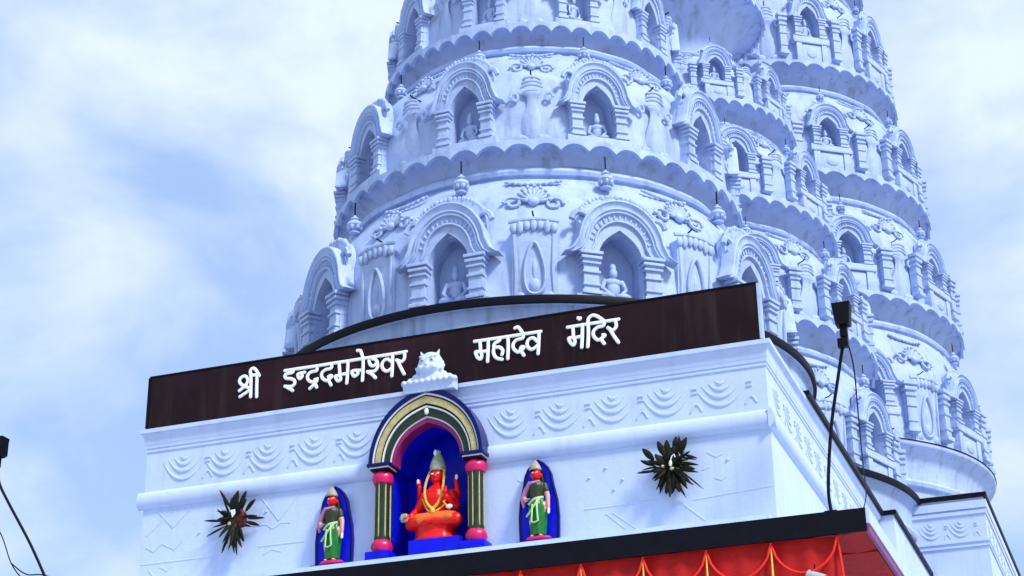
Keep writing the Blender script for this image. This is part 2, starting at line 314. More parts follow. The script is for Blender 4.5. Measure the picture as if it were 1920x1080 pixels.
def spire(name, label, ax, ay, rings, ks, off0=.06, group=None, nw=.56, nh=.61, lift=0.0):
    """rings: (z, R, overhang, cove height) from the bottom up; each pair of rings bounds one tier"""
    zb = rings[0][0]; root = thing(name, label, 'spire', (ax, ay, zb), 0, group)
    for i in range(len(rings) - 1):
        z0, R0 = rings[i][:2]; z1, R1, over, cav = rings[i + 1]; H = z1 - z0; Rb = R0 - (off0 if i == 0 else .06); Rn = R1 - over; Rt = Rn + .09
        zt = H - cav                                         # wall height up to the cove
        def body(t):                                         # wall radius, t = 0..1 of the wall height
            s_ = min(1, t / .90); return Rt + (Rb - .07 - Rt) * (1 - s_ ** 3.0)
        pr = [(Rb - .3, .039), (Rb - .02, .040), (Rb - .015, .065), (Rb - .045, .075), (Rb - .05, .10), (Rb - .072, .11)]
        for k in range(0, 27): t = .08 + .81 * k / 27; pr.append((body(t), t * zt))
        pr += [(Rt, .895 * zt), (Rt - .035, .90 * zt), (Rt - .035, .915 * zt), (Rt + .015, .92 * zt), (Rt + .03, .94 * zt), (Rt + .012, .96 * zt), (Rn + .03, .965 * zt), (Rn + .03, .985 * zt), (Rn, .99 * zt), (Rn, zt + .01)]
        def wob(a, j, r, z):                                 # hand-laid plaster is never quite true
            return r + .008 * math.sin(a * 7 + i * 2 + z * 3) + .006 * math.sin(a * 17 + z * 11), z
        tw = MB().lathe(pr, 280, rf=wob)
        pitch = 2 * math.pi * Rb / 10; sw = nw * pitch; sh = nh * min(zt, H * .95); yf = Rb - .02; zl = .055 + lift * zt; wp = .6 * pitch
        def opening(fc):                                     # wall left out behind each niche mouth
            x, y, z = [sum(tw.v[q][k] for q in fc) / 4 for k in range(3)]; a = (math.atan2(x, -y) + math.pi / 10) % (math.pi / 5) - math.pi / 10
            return abs(a) * math.hypot(x, y) < .275 * sw and zl < z < zl + .77 * sh
        tw.f = [fc for fc in tw.f if not opening(fc)]
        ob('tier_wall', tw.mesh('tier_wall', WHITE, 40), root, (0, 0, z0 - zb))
        ob('ledge', ledge_mesh(R1, over, cav), root, (0, 0, z1 - zb))
        fz = MB(); nf = 70                                   # little leaves under the neck and petals along the foot
        for q in range(nf):
            t = 2 * math.pi * q / nf; c_, s_ = math.cos(t), math.sin(t); M_ = Matrix.Rotation(t, 3, 'Z')
            fz.ell((Rt * c_ + .012 * c_, Rt * s_ + .012 * s_, .865 * zt), (.022, 2 * math.pi * Rt / nf * .40, .05), 6, 5, M=M_)
        ob('leaf_frieze', fz.mesh('leaf_frieze', WHITE, 50), root, (0, 0, z0 - zb))
        for k in ks:
            a = k * math.pi / 5; ca, sa = math.cos(a), math.sin(a)
            P = lambda u, w_, z: (u * ca + w_ * sa, u * sa - w_ * ca, z0 - zb + z)   # u along the wall, w outwards
            jit = random.uniform(-.012, .012)
            nn = ob('niche', NICHE, root, P(random.uniform(-.015, .015), yf, zl), a, (sw * random.uniform(.95, 1.05), sw, sh * random.uniform(.96, 1.03)), (RAD(random.uniform(-1.5, 1.5)), RAD(random.uniform(-1.2, 1.2)), a + jit))
            ob('arch_moulding', ARCHM, nn); ob('pilaster', PIL, nn, (-.315, 0, 0)); ob('pilaster', PIL, nn, (.315, 0, 0)); ob('crest', CREST, nn)
            ob('deity_relief', FIG, nn, (random.uniform(-.03, .03), .10, 0), random.uniform(-.35, .35), (.95, .9, random.uniform(.92, 1.06)))
            if lift:
                for sx in (-1, 1): ob('banded_pier', PIL, root, P(sx * .70 * sw, Rb - .055, .05 + random.uniform(-.01, .01)), 0, (sw * 1.1, sw, (zl - .05 + .5 * sh) / .47 * random.uniform(.95, 1.05)), (0, 0, a + sx * .03))
                ob('pedestal', PEDE, root, P(0, yf, .045), a, (sw, sw, (zl - .05)))
            fs = sw * .78; rf_ = max(R1 + .06, body(.82) + .05)
            fi = ob('finial', FINIAL, root, P(0, rf_, (.80 if not lift else max(.74, (zl + sh * 1.10) / zt)) * zt), a, (fs, fs, fs)); ob('rod', ROD, fi)
            b_ = a + math.pi / 10; cb, sb = math.cos(b_), math.sin(b_); Q = lambda w_, z: (w_ * sb, -w_ * cb, z0 - zb + z)
            ob('drop_panel' if i == 0 else 'vase_relief', PANEL if i == 0 else VASE, root, Q(body(.30) - .01, .06), b_, (wp * .92, wp * .8, .545 * zt), (RAD(3), 0, b_))
            ob('bead_festoon', BEADS, root, Q(body(.83) + .012, .835 * zt), b_, (wp, wp, wp), (RAD(-28), 0, b_))
            ob('foliage_relief', FOLI, root, Q(body(.66) + .005, .665 * zt), b_, (wp * random.uniform(.9, 1.1), wp, wp * random.uniform(.9, 1.1)), (RAD(-14), RAD(random.uniform(-4, 4)), b_))
            ob('hook', HOOK, root, Q(body(.5) + .02, .55 * zt), b_ - .1, None, None)
    # crowning ribbed disc and pot
    zt_, Rt_ = rings[-1][:2]; s_ = Rt_
    top = MB().lathe([(s_ * .9, .06), (s_ * .8, .2), (s_ * .62, .45), (s_ * .55, .6), (s_ * .75, .7), (s_ * .85, .85), (s_ * .75, 1.0), (s_ * .4, 1.1), (s_ * .25, 1.3), (s_ * .4, 1.5), (s_ * .35, 1.7), (.06, 1.85), (.03, 2.2), (0, 2.25)], 60,
                     rf=lambda a, j, r, z: (r * (1 + .04 * math.cos(a * 20)) if 4 <= j <= 6 else r, z))
    ob('crown', top.mesh('crown', WHITE, 40), root, (0, 0, zt_ - zb))
    return root
O = .28, .16
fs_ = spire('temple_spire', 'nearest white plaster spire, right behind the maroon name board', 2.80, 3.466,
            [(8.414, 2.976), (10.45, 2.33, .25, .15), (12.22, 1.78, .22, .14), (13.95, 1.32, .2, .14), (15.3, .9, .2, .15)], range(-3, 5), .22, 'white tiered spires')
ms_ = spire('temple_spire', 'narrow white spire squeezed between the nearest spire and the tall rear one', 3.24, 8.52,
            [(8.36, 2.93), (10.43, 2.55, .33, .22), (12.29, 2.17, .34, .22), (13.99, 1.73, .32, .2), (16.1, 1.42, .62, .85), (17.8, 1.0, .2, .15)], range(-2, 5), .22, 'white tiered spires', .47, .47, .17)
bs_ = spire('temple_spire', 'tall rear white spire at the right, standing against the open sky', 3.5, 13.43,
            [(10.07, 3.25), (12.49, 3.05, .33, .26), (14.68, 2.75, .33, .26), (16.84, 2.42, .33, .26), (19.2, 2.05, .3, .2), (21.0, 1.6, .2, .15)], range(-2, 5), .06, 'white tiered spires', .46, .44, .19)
# base rings of the spires: black-edged ledges with coves running down to the roofs
def base_ring(root, R, prof, black=True):
    ob('base_drum', MB().lathe(prof, 160).mesh('base_drum', WHITE, 40), root)
    ob('black_edge', MB().lathe([(R - .10, -.045), (R + .012, -.045), (R + .018, -.01), (R + .012, .03), (R - .3, .034)], 160).mesh('black_edge', BLACK, 40), root)
def cove(r0, z0, r1, z1, n=8): return [(r1 + (r0 - r1) * (1 - math.sin(math.pi / 2 * k / n)), z0 + (z1 - z0) * (1 - math.cos(math.pi / 2 * k / n))) for k in range(n + 1)]
base_ring(fs_, 2.976, [(2.95, -.047), (2.90, -.05), (2.895, -.24), (2.91, -.245), (2.915, -.27), (2.90, -.275), (2.86, -.28), (2.86, -.42), (2.70, -.42), (2.70, -.62), (2.78, -.64), (2.80, -.70), (2.78, -.75), (2.72, -.76), (2.72, -1.05)])
base_ring(ms_, 2.93, [(2.90, -.047)] + cove(2.885, -.05, 2.80, -.40) + [(2.84, -.41), (2.86, -.46), (2.84, -.51), (2.78, -.52), (2.78, -1.05)])
ob('base_drum', MB().lathe([(2.9, .05), (3.20, .05), (3.262, .03), (3.27, -.02), (3.255, -.05)] + cove(3.24, -.06, 3.05, -.50) + [(3.09, -.51), (3.11, -.55), (3.09, -.60), (3.02, -.61), (3.02, -.74), (3.08, -.75), (3.10, -.80), (3.06, -.85), (2.98, -.86), (2.98, -1.8)], 160).mesh('base_drum', WHITE, 40), bs_)
ob('black_edge', MB().lathe([(3.20, .046), (3.276, .030), (3.280, .018), (3.272, .012)], 160).mesh('black_edge', BLACK, 0), bs_)

# ------------------------------------------------------------------ entrance porch
WX = 6.0
porch = thing('entrance_porch', 'white entrance porch wall with swag relief under the maroon board', 'porch', (0, 0, 0))
ACX, ASP = 2.945, 6.655                                       # niche axis and springing height
def nich_out(a, b, zb, n=28, leg=None, point=.03):
    leg = leg or a
    pts = [(ACX - leg, zb), (ACX - leg, ASP)]
    if leg != a: pts.append((ACX - a, ASP + .001))
    for i in range(1, n):
        t = math.pi * (1 - i / n); pts.append((ACX + a * math.cos(t), ASP + b * math.sin(t) + point * (1 - abs(math.cos(t))) ** 4))
    if leg != a: pts.append((ACX + a, ASP + .001))
    return pts + [(ACX + leg, ASP), (ACX + leg, zb)]
hole = nich_out(.345, .375, 5.77, leg=.40)
bm = bmesh.new()
def loop(pts):
    vs = [bm.verts.new((x, 0, z)) for x, z in pts]; return [bm.edges.new((vs[i], vs[(i + 1) % len(vs)])) for i in range(len(vs))]
E_ = loop([(0, 4.0), (WX, 4.0), (WX, 7.37), (0, 7.37)]) + loop(hole)
bmesh.ops.triangle_fill(bm, use_beauty=True, edges=E_)
me = bpy.data.meshes.new('front_wall'); bmesh.ops.recalc_face_normals(bm, faces=bm.faces[:]); bm.to_mesh(me); bm.free(); me.materials.append(WALLW)
ob('front_wall', me, porch)
b = MB(); b.add([(WX, 0, 0), (WX, 5.6, 0), (WX, 5.6, 7.37), (WX, 0, 7.37)], [(0, 1, 2, 3)]).add([(0, 0, 0), (0, 5.6, 0), (0, 5.6, 7.37), (0, 0, 7.37)], [(3, 2, 1, 0)])
b.add([(0, .002, 0), (2.2, .002, 0), (2.2, .002, 4.0), (0, .002, 4.0)], [(0, 1, 2, 3)]).add([(3.8, .002, 0), (6, .002, 0), (6, .002, 4.0), (3.8, .002, 4.0)], [(0, 1, 2, 3)])
ob('side_wall', b.mesh('side_wall', WALLW, 0, fix=False), porch)
ob('roof', MB().box(.02, 5.98, .02, 5.6, 7.30, 7.365).mesh('roof', ROOFM, 0), porch)
# cornice: cove under a flat fillet, mitred round both corners
cp = [(0, 7.150), (-.018, 7.152), (-.022, 7.168), (-.012, 7.176), (-.012, 7.186), (-.030, 7.190), (-.034, 7.212), (-.040, 7.225)]
for k in range(9): t = math.pi / 2 * k / 8; cp.append((-.045 - .075 * (1 - math.cos(t)), 7.23 + .10 * math.sin(t)))
cp += [(-.128, 7.333), (-.130, 7.372), (0.02, 7.374)]
def ring3(prof, y1):
    b = MB(); n = len(prof); v = []
    for (o_, z) in prof: v += [(o_, y1, z), (o_, o_, z), (WX - o_, o_, z), (WX - o_, y1, z)]
    fs = []
    for i in range(n - 1):
        for k in range(3): fs.append((i * 4 + k, i * 4 + k + 1, i * 4 + 4 + k + 1, i * 4 + 4 + k))
    return b.add(v, fs)
ob('cornice', ring3([(o_ * .5, z) for o_, z in cp], 5.55).mesh('cornice', WALLW, 35), porch)
def roll(b, p0, p1, zc=6.672, r=.086):
    p0, p1 = Vector(p0), Vector(p1); d = (p1 - p0).normalized(); nrm = Vector((d.y, -d.x, 0)); o = []
    for p in (p0, p1):
        for k in range(13): t = -math.pi / 2 + math.pi * k / 12; o.append(p + nrm * (r * .62 * math.cos(t)) + Vector((0, 0, zc + r * math.sin(t))))
    b.add(o, [(k, k + 1, 14 + k, 13 + k) for k in range(12)] + [tuple(range(13)), tuple(range(25, 12, -1))])
b = MB(); roll(b, (-.05, 0, 0), (2.42, 0, 0)); ob('roll_moulding', b.mesh('roll_moulding', WALLW, 40), porch)
b = MB(); roll(b, (3.47, 0, 0), (6.058, 0, 0)); ob('roll_moulding', b.mesh('roll_moulding', WALLW, 40), porch)
b = MB(); roll(b, (6.0, -.058, 0), (6.0, 5.5, 0)); ob('roll_moulding', b.mesh('roll_moulding', WALLW, 40), porch)
b = MB().box(-.16, -.05, 1.45, 5.6, 7.376, 7.43); ob('black_edge', MB().box(6.0, 6.10, 1.45, 5.6, 7.377, 7.425).mesh('black_edge', BLACK, 0), porch)
ob('base_course', MB().box(0, WX, -.30, -.002, 5.62, 5.764).mesh('base_course', WALLW, 0), porch)
# swag relief: nested hanging arcs
s = MB()
for w_, zc, d_, rt in ((.042, -.005, .028, .014), (.095, -.02, .062, .016), (.150, -.035, .105, .017), (.205, -.045, .165, .015)):   # nested crescents, thick in the middle
    n_ = 19; s.tube([(w_ * q, -.002, zc - d_ * (1 - abs(q) ** 2.2)) for q in [-1 + 2 * k / (n_ - 1) for k in range(n_)]], rt, 7, upv=(0, -1, 0), sq=.75, rr=[rt * (.18 + .82 * math.sin(math.pi * k / (n_ - 1)) ** 1.3) for k in range(n_)])
for dz in (-.05, -.085): s.tube([(.205, -.002, dz), (.228, -.005, dz + .003), (.25, -.002, dz)], .007, 6)
s.tube([(.19, -.002, -.225), (.215, -.003, -.18), (.235, -.003, -.165), (.255, -.003, -.18), (.28, -.002, -.225)], .008, 6, upv=(0, -1, 0), sq=.7)
SWAG = s.mesh('swag_relief', WALLW, 50)
for x in (.41, .845, 1.295, 1.77, 2.205, 3.70, 4.16, 4.64, 5.12, 5.60):
    ob('swag_relief', SWAG, porch, (x, 0, 7.085), sc=(1.1, 1.1, random.uniform(1.12, 1.2)))
for k in range(11): ob('swag_relief', SWAG, porch, (WX, .42 + .46 * k, 7.065), math.pi / 2)
# shallow line relief on the lower wall
def lines(polys, r=.009):
    b = MB()
    for p in polys: b.tube([(x, -.001, z) for x, z in p], r, 5, upv=(0, -1, 0), sq=.5)
    return b.mesh('line_relief', WALLW, 50)
for off, pl in ((0, [[(.05, 6.33), (.20, 6.45), (.32, 6.56)], [(.16, 6.56), (.33, 6.38), (.52, 6.56)], [(.06, 6.22), (.14, 6.17), (.22, 6.24), (.30, 6.20), (.36, 6.17), (.44, 6.25)], [(.02, 6.06), (.75, 6.06)], [(.10, 6.0), (.28, 5.8)], [(.22, 6.02), (.30, 5.97), (.34, 6.02)], [(.62, 5.84), (.75, 5.98)]]),
                (1.15, [[(.05, 6.32), (.18, 6.56)], [(.10, 6.55), (.28, 6.32), (.5, 6.58)], [(.02, 6.30), (.16, 6.30), (.22, 6.25), (.30, 6.30), (.40, 6.29)], [(.08, 6.10), (.55, 6.10)], [(.14, 6.02), (.22, 6.06), (.32, 6.03)]]),
                (4.10, [[(-.35, 6.42), (-.25, 6.34), (-.18, 6.42)], [(-.30, 6.22), (-.2, 6.14), (-.08, 6.22)], [(-.28, 5.95), (-.08, 6.10)], [(.25, 6.08), (.9, 6.08)], [(.5, 6.02), (.75, 5.82)], [(.44, 6.02), (.66, 5.82)]]),
                (5.1, [[(.35, 6.45), (.42, 6.40), (.48, 6.42)], [(.30, 6.30), (.36, 6.32)], [(.2, 6.05), (.88, 6.09)], [(.12, 6.02), (.3, 5.86)], [(.40, 6.22), (.46, 6.19), (.50, 6.22)]])):
    for p in pl: ob('line_relief', lines([[(x + off, z) for x, z in p]]), porch)
for x, z in ((4.55, 6.42), (4.70, 6.30), (4.62, 6.22), (5.62, 6.36), (1.30, 6.42), (.62, 6.30), (4.40, 6.35)):
    ob('stud', MB().ell((0, 0, 0), (.016, .012, .008), 7, 5).mesh('stud', WALLW, 60), porch, (x, -.004, z))
# central arched niche
ZB = 5.765
def annulus(fo, fi, y0, y1, name, m, to=None):
    A = lambda q: (.545 + (.315 - .545) * q, .645 + (.335 - .645) * q)
    po, pi_ = nich_out(*A(fo), ASP)[1:-1], nich_out(*A(fi), ASP)[1:-1]; n = len(po)
    v = [(x, y0, z) for x, z in po] + [(x, y0, z) for x, z in pi_] + [(x, y1, z) for x, z in pi_] + [(x, y1, z) for x, z in po]
    fc = [(k * n + i, k * n + i + 1, ((k + 1) % 4) * n + i + 1, ((k + 1) % 4) * n + i) for k in range(4) for i in range(n - 1)] + [(0, n, 2 * n, 3 * n), (n - 1, 4 * n - 1, 3 * n - 1, 2 * n - 1)]
    ob(name, MB().add(v, fc).mesh(name, m, 35), porch)
for i, (fo, fi, m, yf) in enumerate(((0, .15, NAVY, -.19), (.15, .20, LINE_W, -.178), (.20, .25, LINE_K, -.166), (.25, .46, CREAM, -.172), (.46, .52, LINE_K, -.155), (.52, .57, LINE_W, -.16), (.57, .82, GREEN, -.145), (.82, .86, LINE_W, -.135), (.86, 1.0, PLUM, -.125))):
    annulus(fo, fi, yf, .004 + .0005 * i, 'arch_band', m)
ob('keystone_bead', MB().ell((0, 0, 0), (.022, .02, .034), 10, 7).mesh('keystone_bead', LINE_W), porch, (ACX, -.15, 7.115))
hb = nich_out(.315, .335, ZB, leg=.385); n = len(hb)
v = [(x, .003, z) for x, z in hb] + [(x, .36, z) for x, z in hb]
ob('niche_recess', MB().add(v, [(i, i + 1, n + i + 1, n + i) for i in range(n - 1)] + [tuple(range(n, 2 * n))]).mesh('niche_recess', BLUE, 35), porch)
for sx in (-1, 1):
    cx = ACX + sx * .445; cy = -.085
    col_ = ob('niche_column', MB().lathe([(.070, 5.98), (.072, 6.01), (.068, 6.04), (.068, 6.45), (.072, 6.49), (.070, 6.52)], 24).mesh('niche_column', GREEN, 35), porch, (cx, cy, 0))
    fl = MB()
    for k in range(7): a = 2 * math.pi * (k + .15) / 7; fl.tube([(.066 * math.cos(a), .066 * math.sin(a), 6.01), (.066 * math.cos(a), .066 * math.sin(a), 6.50)], .0065, 6)
    ob('flute', fl.mesh('flute', CREAM, 50), col_)
    for z0 in (5.870, 6.495):
        bl = MB().lathe([(.05, 0), (.082, .012), (.098, .05), (.092, .085), (.070, .115), (.05, .12)], 24, rf=lambda a, j, r, z: (r * (1 + .03 * math.cos(a * 10)), z)); ob('lotus_bulb', bl.mesh('lotus_bulb', PINK, 40), col_, (0, 0, z0))
    ab = MB(); ab.bbox(-.088, .088, -.088, .088, 6.614, 6.632, .005); ob('abacus', ab.mesh('abacus', LINE_K, 30), col_)
    ab = MB(); ab.bbox(-.094, .094, -.094, .088, 6.633, 6.645, .004); ob('abacus', ab.mesh('abacus', LINE_W, 30), col_)
    ab = MB(); ab.bbox(-.112, .112, -.115, .088, 6.6455, 6.675, .006); ob('abacus', ab.mesh('abacus', NAVY, 30), col_)
    ob('column_plinth', MB().bbox(cx - .115, cx + .115, -.20, .0, ZB + .003, 5.870, .012).mesh('column_plinth', BLUE, 30), porch)
ob('niche_plinth', MB().bbox(ACX - .16, ACX + .325, -.17, .32, ZB + .001, 5.935, .015).mesh('niche_plinth', BLUE, 30), porch)
# crowning lion mask
lm_ = MB(); lm_.ell((0, 0, .20), (.145, .105, .135)).ell((0, -.05, .13), (.12, .085, .07)).ell((0, -.10, .17), (.035, .03, .03))
for sx in (-1, 1):
    lm_.ell((sx * .055, -.085, .215), (.034, .022, .022)).ell((sx * .06, -.08, .25), (.05, .03, .016), M=Matrix.Rotation(sx * -.35, 3, 'Y'))
    lm_.cap((sx * .09, -.02, .30), .022, (sx * .112, -.02, .345), .008).ell((sx * .125, 0, .20), (.035, .03, .04)).cap((sx * .135, -.02, .14), .03, (sx * .165, -.02, .17), .015)
    lm_.ell((sx * .07, -.09, .135), (.05, .04, .035)).ell((sx * .16, -.02, .06), (.05, .045, .05)).ell((sx * .23, -.02, .035), (.04, .04, .04)).ell((sx * .29, -.02, .015), (.035, .035, .03))
lm_.ell((0, -.02, .04), (.25, .07, .06))
for k in range(9): lm_.ell((-.28 + .07 * k, -.06, .0), (.04, .05, .035))
lm_.box(-.30, .30, -.06, .04, -.10, .02)
kf = ob('lion_mask', lm_.remesh('lion_mask', WALLW, .010, 2), porch, (2.985, -.15, 7.375), 0, (.82, .95, .9))
ey = MB()
for sx in (-1, 1): ey.ell((sx * .056, -.104, .212), (.016, .008, .008), 8, 6)
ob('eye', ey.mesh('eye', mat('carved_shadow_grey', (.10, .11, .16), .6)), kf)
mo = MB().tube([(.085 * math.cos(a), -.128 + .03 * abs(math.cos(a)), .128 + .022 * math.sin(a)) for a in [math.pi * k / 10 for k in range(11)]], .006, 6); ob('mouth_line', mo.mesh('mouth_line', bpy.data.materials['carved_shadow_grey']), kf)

# ------------------------------------------------------------------ name board
sign = thing('name_board', 'long maroon name board with white lettering along the roof edge of the porch', 'sign', (0, 0, 7.38))
ob('board', MB().bbox(.02, 5.985, -.06, .03, 0, .515, .006).mesh('board', MAROON, 30), sign)
ob('board_frame', MB().box(.01, 5.995, -.066, .034, .5155, .530).mesh('board_frame', BLACK, 0), sign)
ob('board_frame', MB().box(-.005, .019, -.066, .034, 0, .5154).mesh('board_frame', BLACK, 0), sign)
ob('board_frame', MB().box(5.986, 6.008, -.066, .034, 0, .5154).mesh('board_frame', WHITE, 0), sign)
LETTERS=[[[(993,7622),(1051,7661),(1078,7707),(1064,7750),(1030,7763),(997,7744),(992,7707),(1029,7669),(1089,7638)],[(1003,7560),(1065,7591),(1113,7618)],[(1110,7773),(1114,7657),(1117,7542)]],[[(1115,7759),(1178,7758)],[(1174,7757),(1176,7647),(1180,7534)],[(1106,7764),(1102,7808),(1128,7830),(1163,7803),(1198,7743)]],[[(1466,7754),(1582,7755)],[(1556,7752),(1548,7725),(1489,7720),(1468,7700),(1484,7675),(1536,7663),(1571,7638),(1572,7605),(1541,7586),(1473,7596)],[(1481,7593),(1521,7567),(1556,7542)]],[[(1582,7755),(1680,7754)],[(1674,7707),(1626,7704),(1602,7693),(1624,7648),(1650,7674),(1639,7698)]],[[(1680,7754),(1820,7753)],[(1799,7750),(1798,7706),(1742,7701),(1706,7668),(1714,7625),(1758,7598),(1806,7623)],[(1783,7617),(1787,7580),(1803,7538)],[(1804,7601),(1774,7568),(1734,7536)]],[[(1820,7753),(1969,7755)],[(1950,7751),(1947,7708),(1888,7701),(1850,7667),(1860,7621),(1908,7590),(1954,7621),(1943,7635),(1921,7626)],[(1922,7594),(1950,7539)]],[[(1969,7755),(2132,7754)],[(2026,7750),(2035,7631),(2001,7624),(1993,7612),(2019,7570),(2047,7580),(2038,7631)],[(2040,7627),(2111,7632)],[(2118,7748),(2117,7639),(2111,7533)]],[[(2132,7754),(2289,7756)],[(2263,7639),(2185,7649),(2159,7635),(2187,7591),(2221,7612),(2216,7642)],[(2272,7753),(2273,7645),(2269,7537)],[(2213,7843),(2244,7835),(2259,7796),(2272,7757)]],[[(2289,7756),(2431,7756)],[(2331,7720),(2349,7678),(2387,7668),(2411,7698),(2392,7729),(2364,7739)],[(2413,7704),(2420,7651),(2396,7615),(2358,7613),(2318,7617)],[(2322,7614),(2367,7582),(2401,7544)]],[[(2431,7756),(2586,7756)],[(2564,7675),(2517,7712),(2477,7696),(2462,7657),(2480,7614),(2519,7593),(2564,7620)],[(2570,7755),(2568,7641),(2564,7537)]],[[(2586,7756),(2704,7758)],[(2686,7755),(2689,7701),(2664,7666),(2623,7682),(2609,7688)],[(2619,7682),(2652,7608),(2687,7539)]],[[(3377,7754),(3533,7753)],[(3429,7753),(3432,7653),(3397,7652),(3386,7643),(3403,7597),(3433,7573),(3446,7609),(3435,7649)],[(3436,7642),(3498,7643)],[(3511,7753),(3508,7650),(3502,7539)]],[[(3533,7753),(3662,7752)],[(3622,7750),(3617,7724),(3572,7704),(3566,7669),(3619,7660),(3648,7625),(3640,7586)],[(3566,7669),(3559,7617),(3585,7563),(3641,7538)]],[[(3662,7752),(3736,7752)],[(3700,7749),(3700,7645),(3695,7538)]],[[(3736,7752),(3869,7753)],[(3846,7753),(3841,7715),(3785,7707),(3750,7674),(3752,7627),(3794,7586),(3837,7606),(3851,7624),(3828,7632),(3816,7609)],[(3824,7588),(3849,7546)],[(3769,7822),(3798,7828),(3824,7793),(3843,7758)]],[[(3869,7753),(4012,7752)],[(3977,7661),(3941,7700),(3901,7694),(3881,7659),(3891,7616),(3929,7592),(3976,7619)],[(3997,7748),(3991,7634),(3983,7541)]],[[(4265,7752),(4420,7754)],[(4314,7752),(4316,7651),(4285,7648),(4273,7638),(4288,7601),(4318,7573),(4331,7612),(4319,7647)],[(4320,7639),(4386,7645)],[(4406,7753),(4401,7644),(4392,7539)],[(4368,7825),(4382,7811),(4388,7820)]],[[(4420,7754),(4492,7754)],[(4459,7755),(4457,7644),(4448,7537)],[(4456,7768),(4467,7809),(4505,7830),(4552,7809),(4605,7759)]],[[(4492,7754),(4636,7754)],[(4609,7752),(4598,7714),(4548,7709),(4507,7677),(4506,7630),(4544,7587),(4588,7602),(4611,7621),(4592,7628)],[(4573,7588),(4600,7543)]],[[(4636,7754),(4741,7754)],[(4709,7751),(4717,7693),(4687,7657),(4657,7673),(4640,7689)],[(4657,7672),(4694,7598),(4731,7535)]]]
for gl in LETTERS:
    b = MB(); cx = sum(p[0] for st in gl for p in st) / sum(len(st) for st in gl) / 1000
    for i, st in enumerate(gl):
        pts = [(x / 1000 - cx, -.001 * i, z / 1000 - 7.38) for x, z in st]
        if len(pts) > 2: pts = smoothpath(pts, 4)
        b.tube(pts, .0165, 8, upv=(0, -1, 0), sq=.75); b.ell(pts[0], (.0165, .0123, .0165), 8, 6); b.ell(pts[-1], (.0165, .0123, .0165), 8, 6)
    ob('letter', b.mesh('letter', LETW, 40), sign, (cx, -.066, 0))

# ------------------------------------------------------------------ canopy over the door
can = thing('door_canopy', 'projecting canopy with black edge and red cloth at the bottom edge', 'canopy', (3.0, -.3, 5.45))
ob('slab', MB().bbox(-3.80, 3.80, -.29, .29, .01, .175, .006).mesh('slab', WALLW, 30), can)
ob('slab', MB().bbox(3.02, 3.80, .292, 5.75, .01, .175, .006).mesh('slab', WALLW, 30), can)
ob('ceiling_cloth', MB().box(3.0, 3.79, .286, 5.7, -.012, .004).mesh('ceiling_cloth_side', FABRED, 0), can)
ob('fascia', MB().box(-3.81, 3.81, -.315, -.291, -.006, .180).mesh('fascia', BLACK, 0), can)
ob('side_trim', MB().box(3.801, 3.825, -.31, 5.75, -.01, .055).mesh('side_trim', mat('violet_trim', (.22, .03, .16), .5), 0), can)
ob('side_trim', MB().box(3.801, 3.835, -.31, 5.75, .056, .18).mesh('side_trim_white', WALLW, 0), can)
ob('side_trim', MB().box(-3.83, -3.801, -.31, .29, .0, .18).mesh('side_trim', WALLW, 0), can)
b = MB(); nx = 240
v = []
for j in range(2):
    for i in range(nx + 1): x = -3.79 + 7.58 * i / nx; v.append((x, -.285 + .57 * j, .004 - .010 * abs(math.sin(x * 9)) - .004 * math.sin(x * 23)))
b.add(v, [(i, i + 1, nx + 2 + i, nx + 1 + i) for i in range(nx)]); ob('ceiling_cloth', b.mesh('ceiling_cloth', FABRED, 60), can)
ZV = .0; PITCH = .52; X0 = 6.57 - 3.0
def sw_z(u): return -.26 * (1 - (2 * u - 1) ** 2) ** .62        # hanging curve of one swag
nsw = 14
b = MB(); v = []; nx = nsw * 16; rows = 10
for j in range(rows + 1):
    for i in range(nx + 1):
        u = (i / 16) % 1.0; x = X0 - PITCH * nsw + PITCH * i / 16
        fold = .018 * math.sin(u * math.pi * 2 * 3 + j * .3) + .014 * math.sin(x * 31 + j)
        v.append((x, -.235 + fold * (.3 + .7 * j / rows) - .03 * math.sin(math.pi * u), -.004 - .78 * j / rows))
b.add(v, [(j * (nx + 1) + i, j * (nx + 1) + i + 1, (j + 1) * (nx + 1) + i + 1, (j + 1) * (nx + 1) + i) for j in range(rows) for i in range(nx)])
ob('valance_cloth', b.mesh('valance_cloth', FABRED, 60), can)
pipe = MB()
pipe.tube([(PITCH * (k / 16), -.025 - .02 * math.sin(math.pi * k / 16), sw_z(k / 16) - .02) for k in range(17)], .010, 7)
PIPE = pipe.mesh('swag_piping', FABBR)
tas = MB().tube([(0, 0, -.01), (0, -.004, -.10), (0, -.004, -.30), (0, 0, -.52)], .01, 7, rr=[.006, .007, .009, .012]).ell((0, -.002, -.015), (.011, .010, .014), 8, 6)
TASS = tas.mesh('tassel', YELLOW)
for k in range(nsw):
    ob('swag_piping', PIPE, can, (X0 - PITCH * (k + 1), -.262, ZV)); ob('tassel', TASS, can, (X0 - PITCH * (k + 1), -.285, ZV - .01))
ob('swag_piping', MB().tube([(0, 0, 0), (.02, 0, -.3), (.03, 0, -.7)], .010, 7).mesh('swag_piping_end', FABBR), can, (X0, -.27, 0))
pl = MB()
for x in (-3.2, -1.1, 1.1, 3.2):
    c = ob('pillar', MB().lathe([(.16, 0), (.16, .25), (.12, .3), (.11, 4.9), (.15, 5.1), (.18, 5.2), (.18, 5.44)], 20).mesh('pillar', WALLW, 35), can, (x, .05, -5.45))

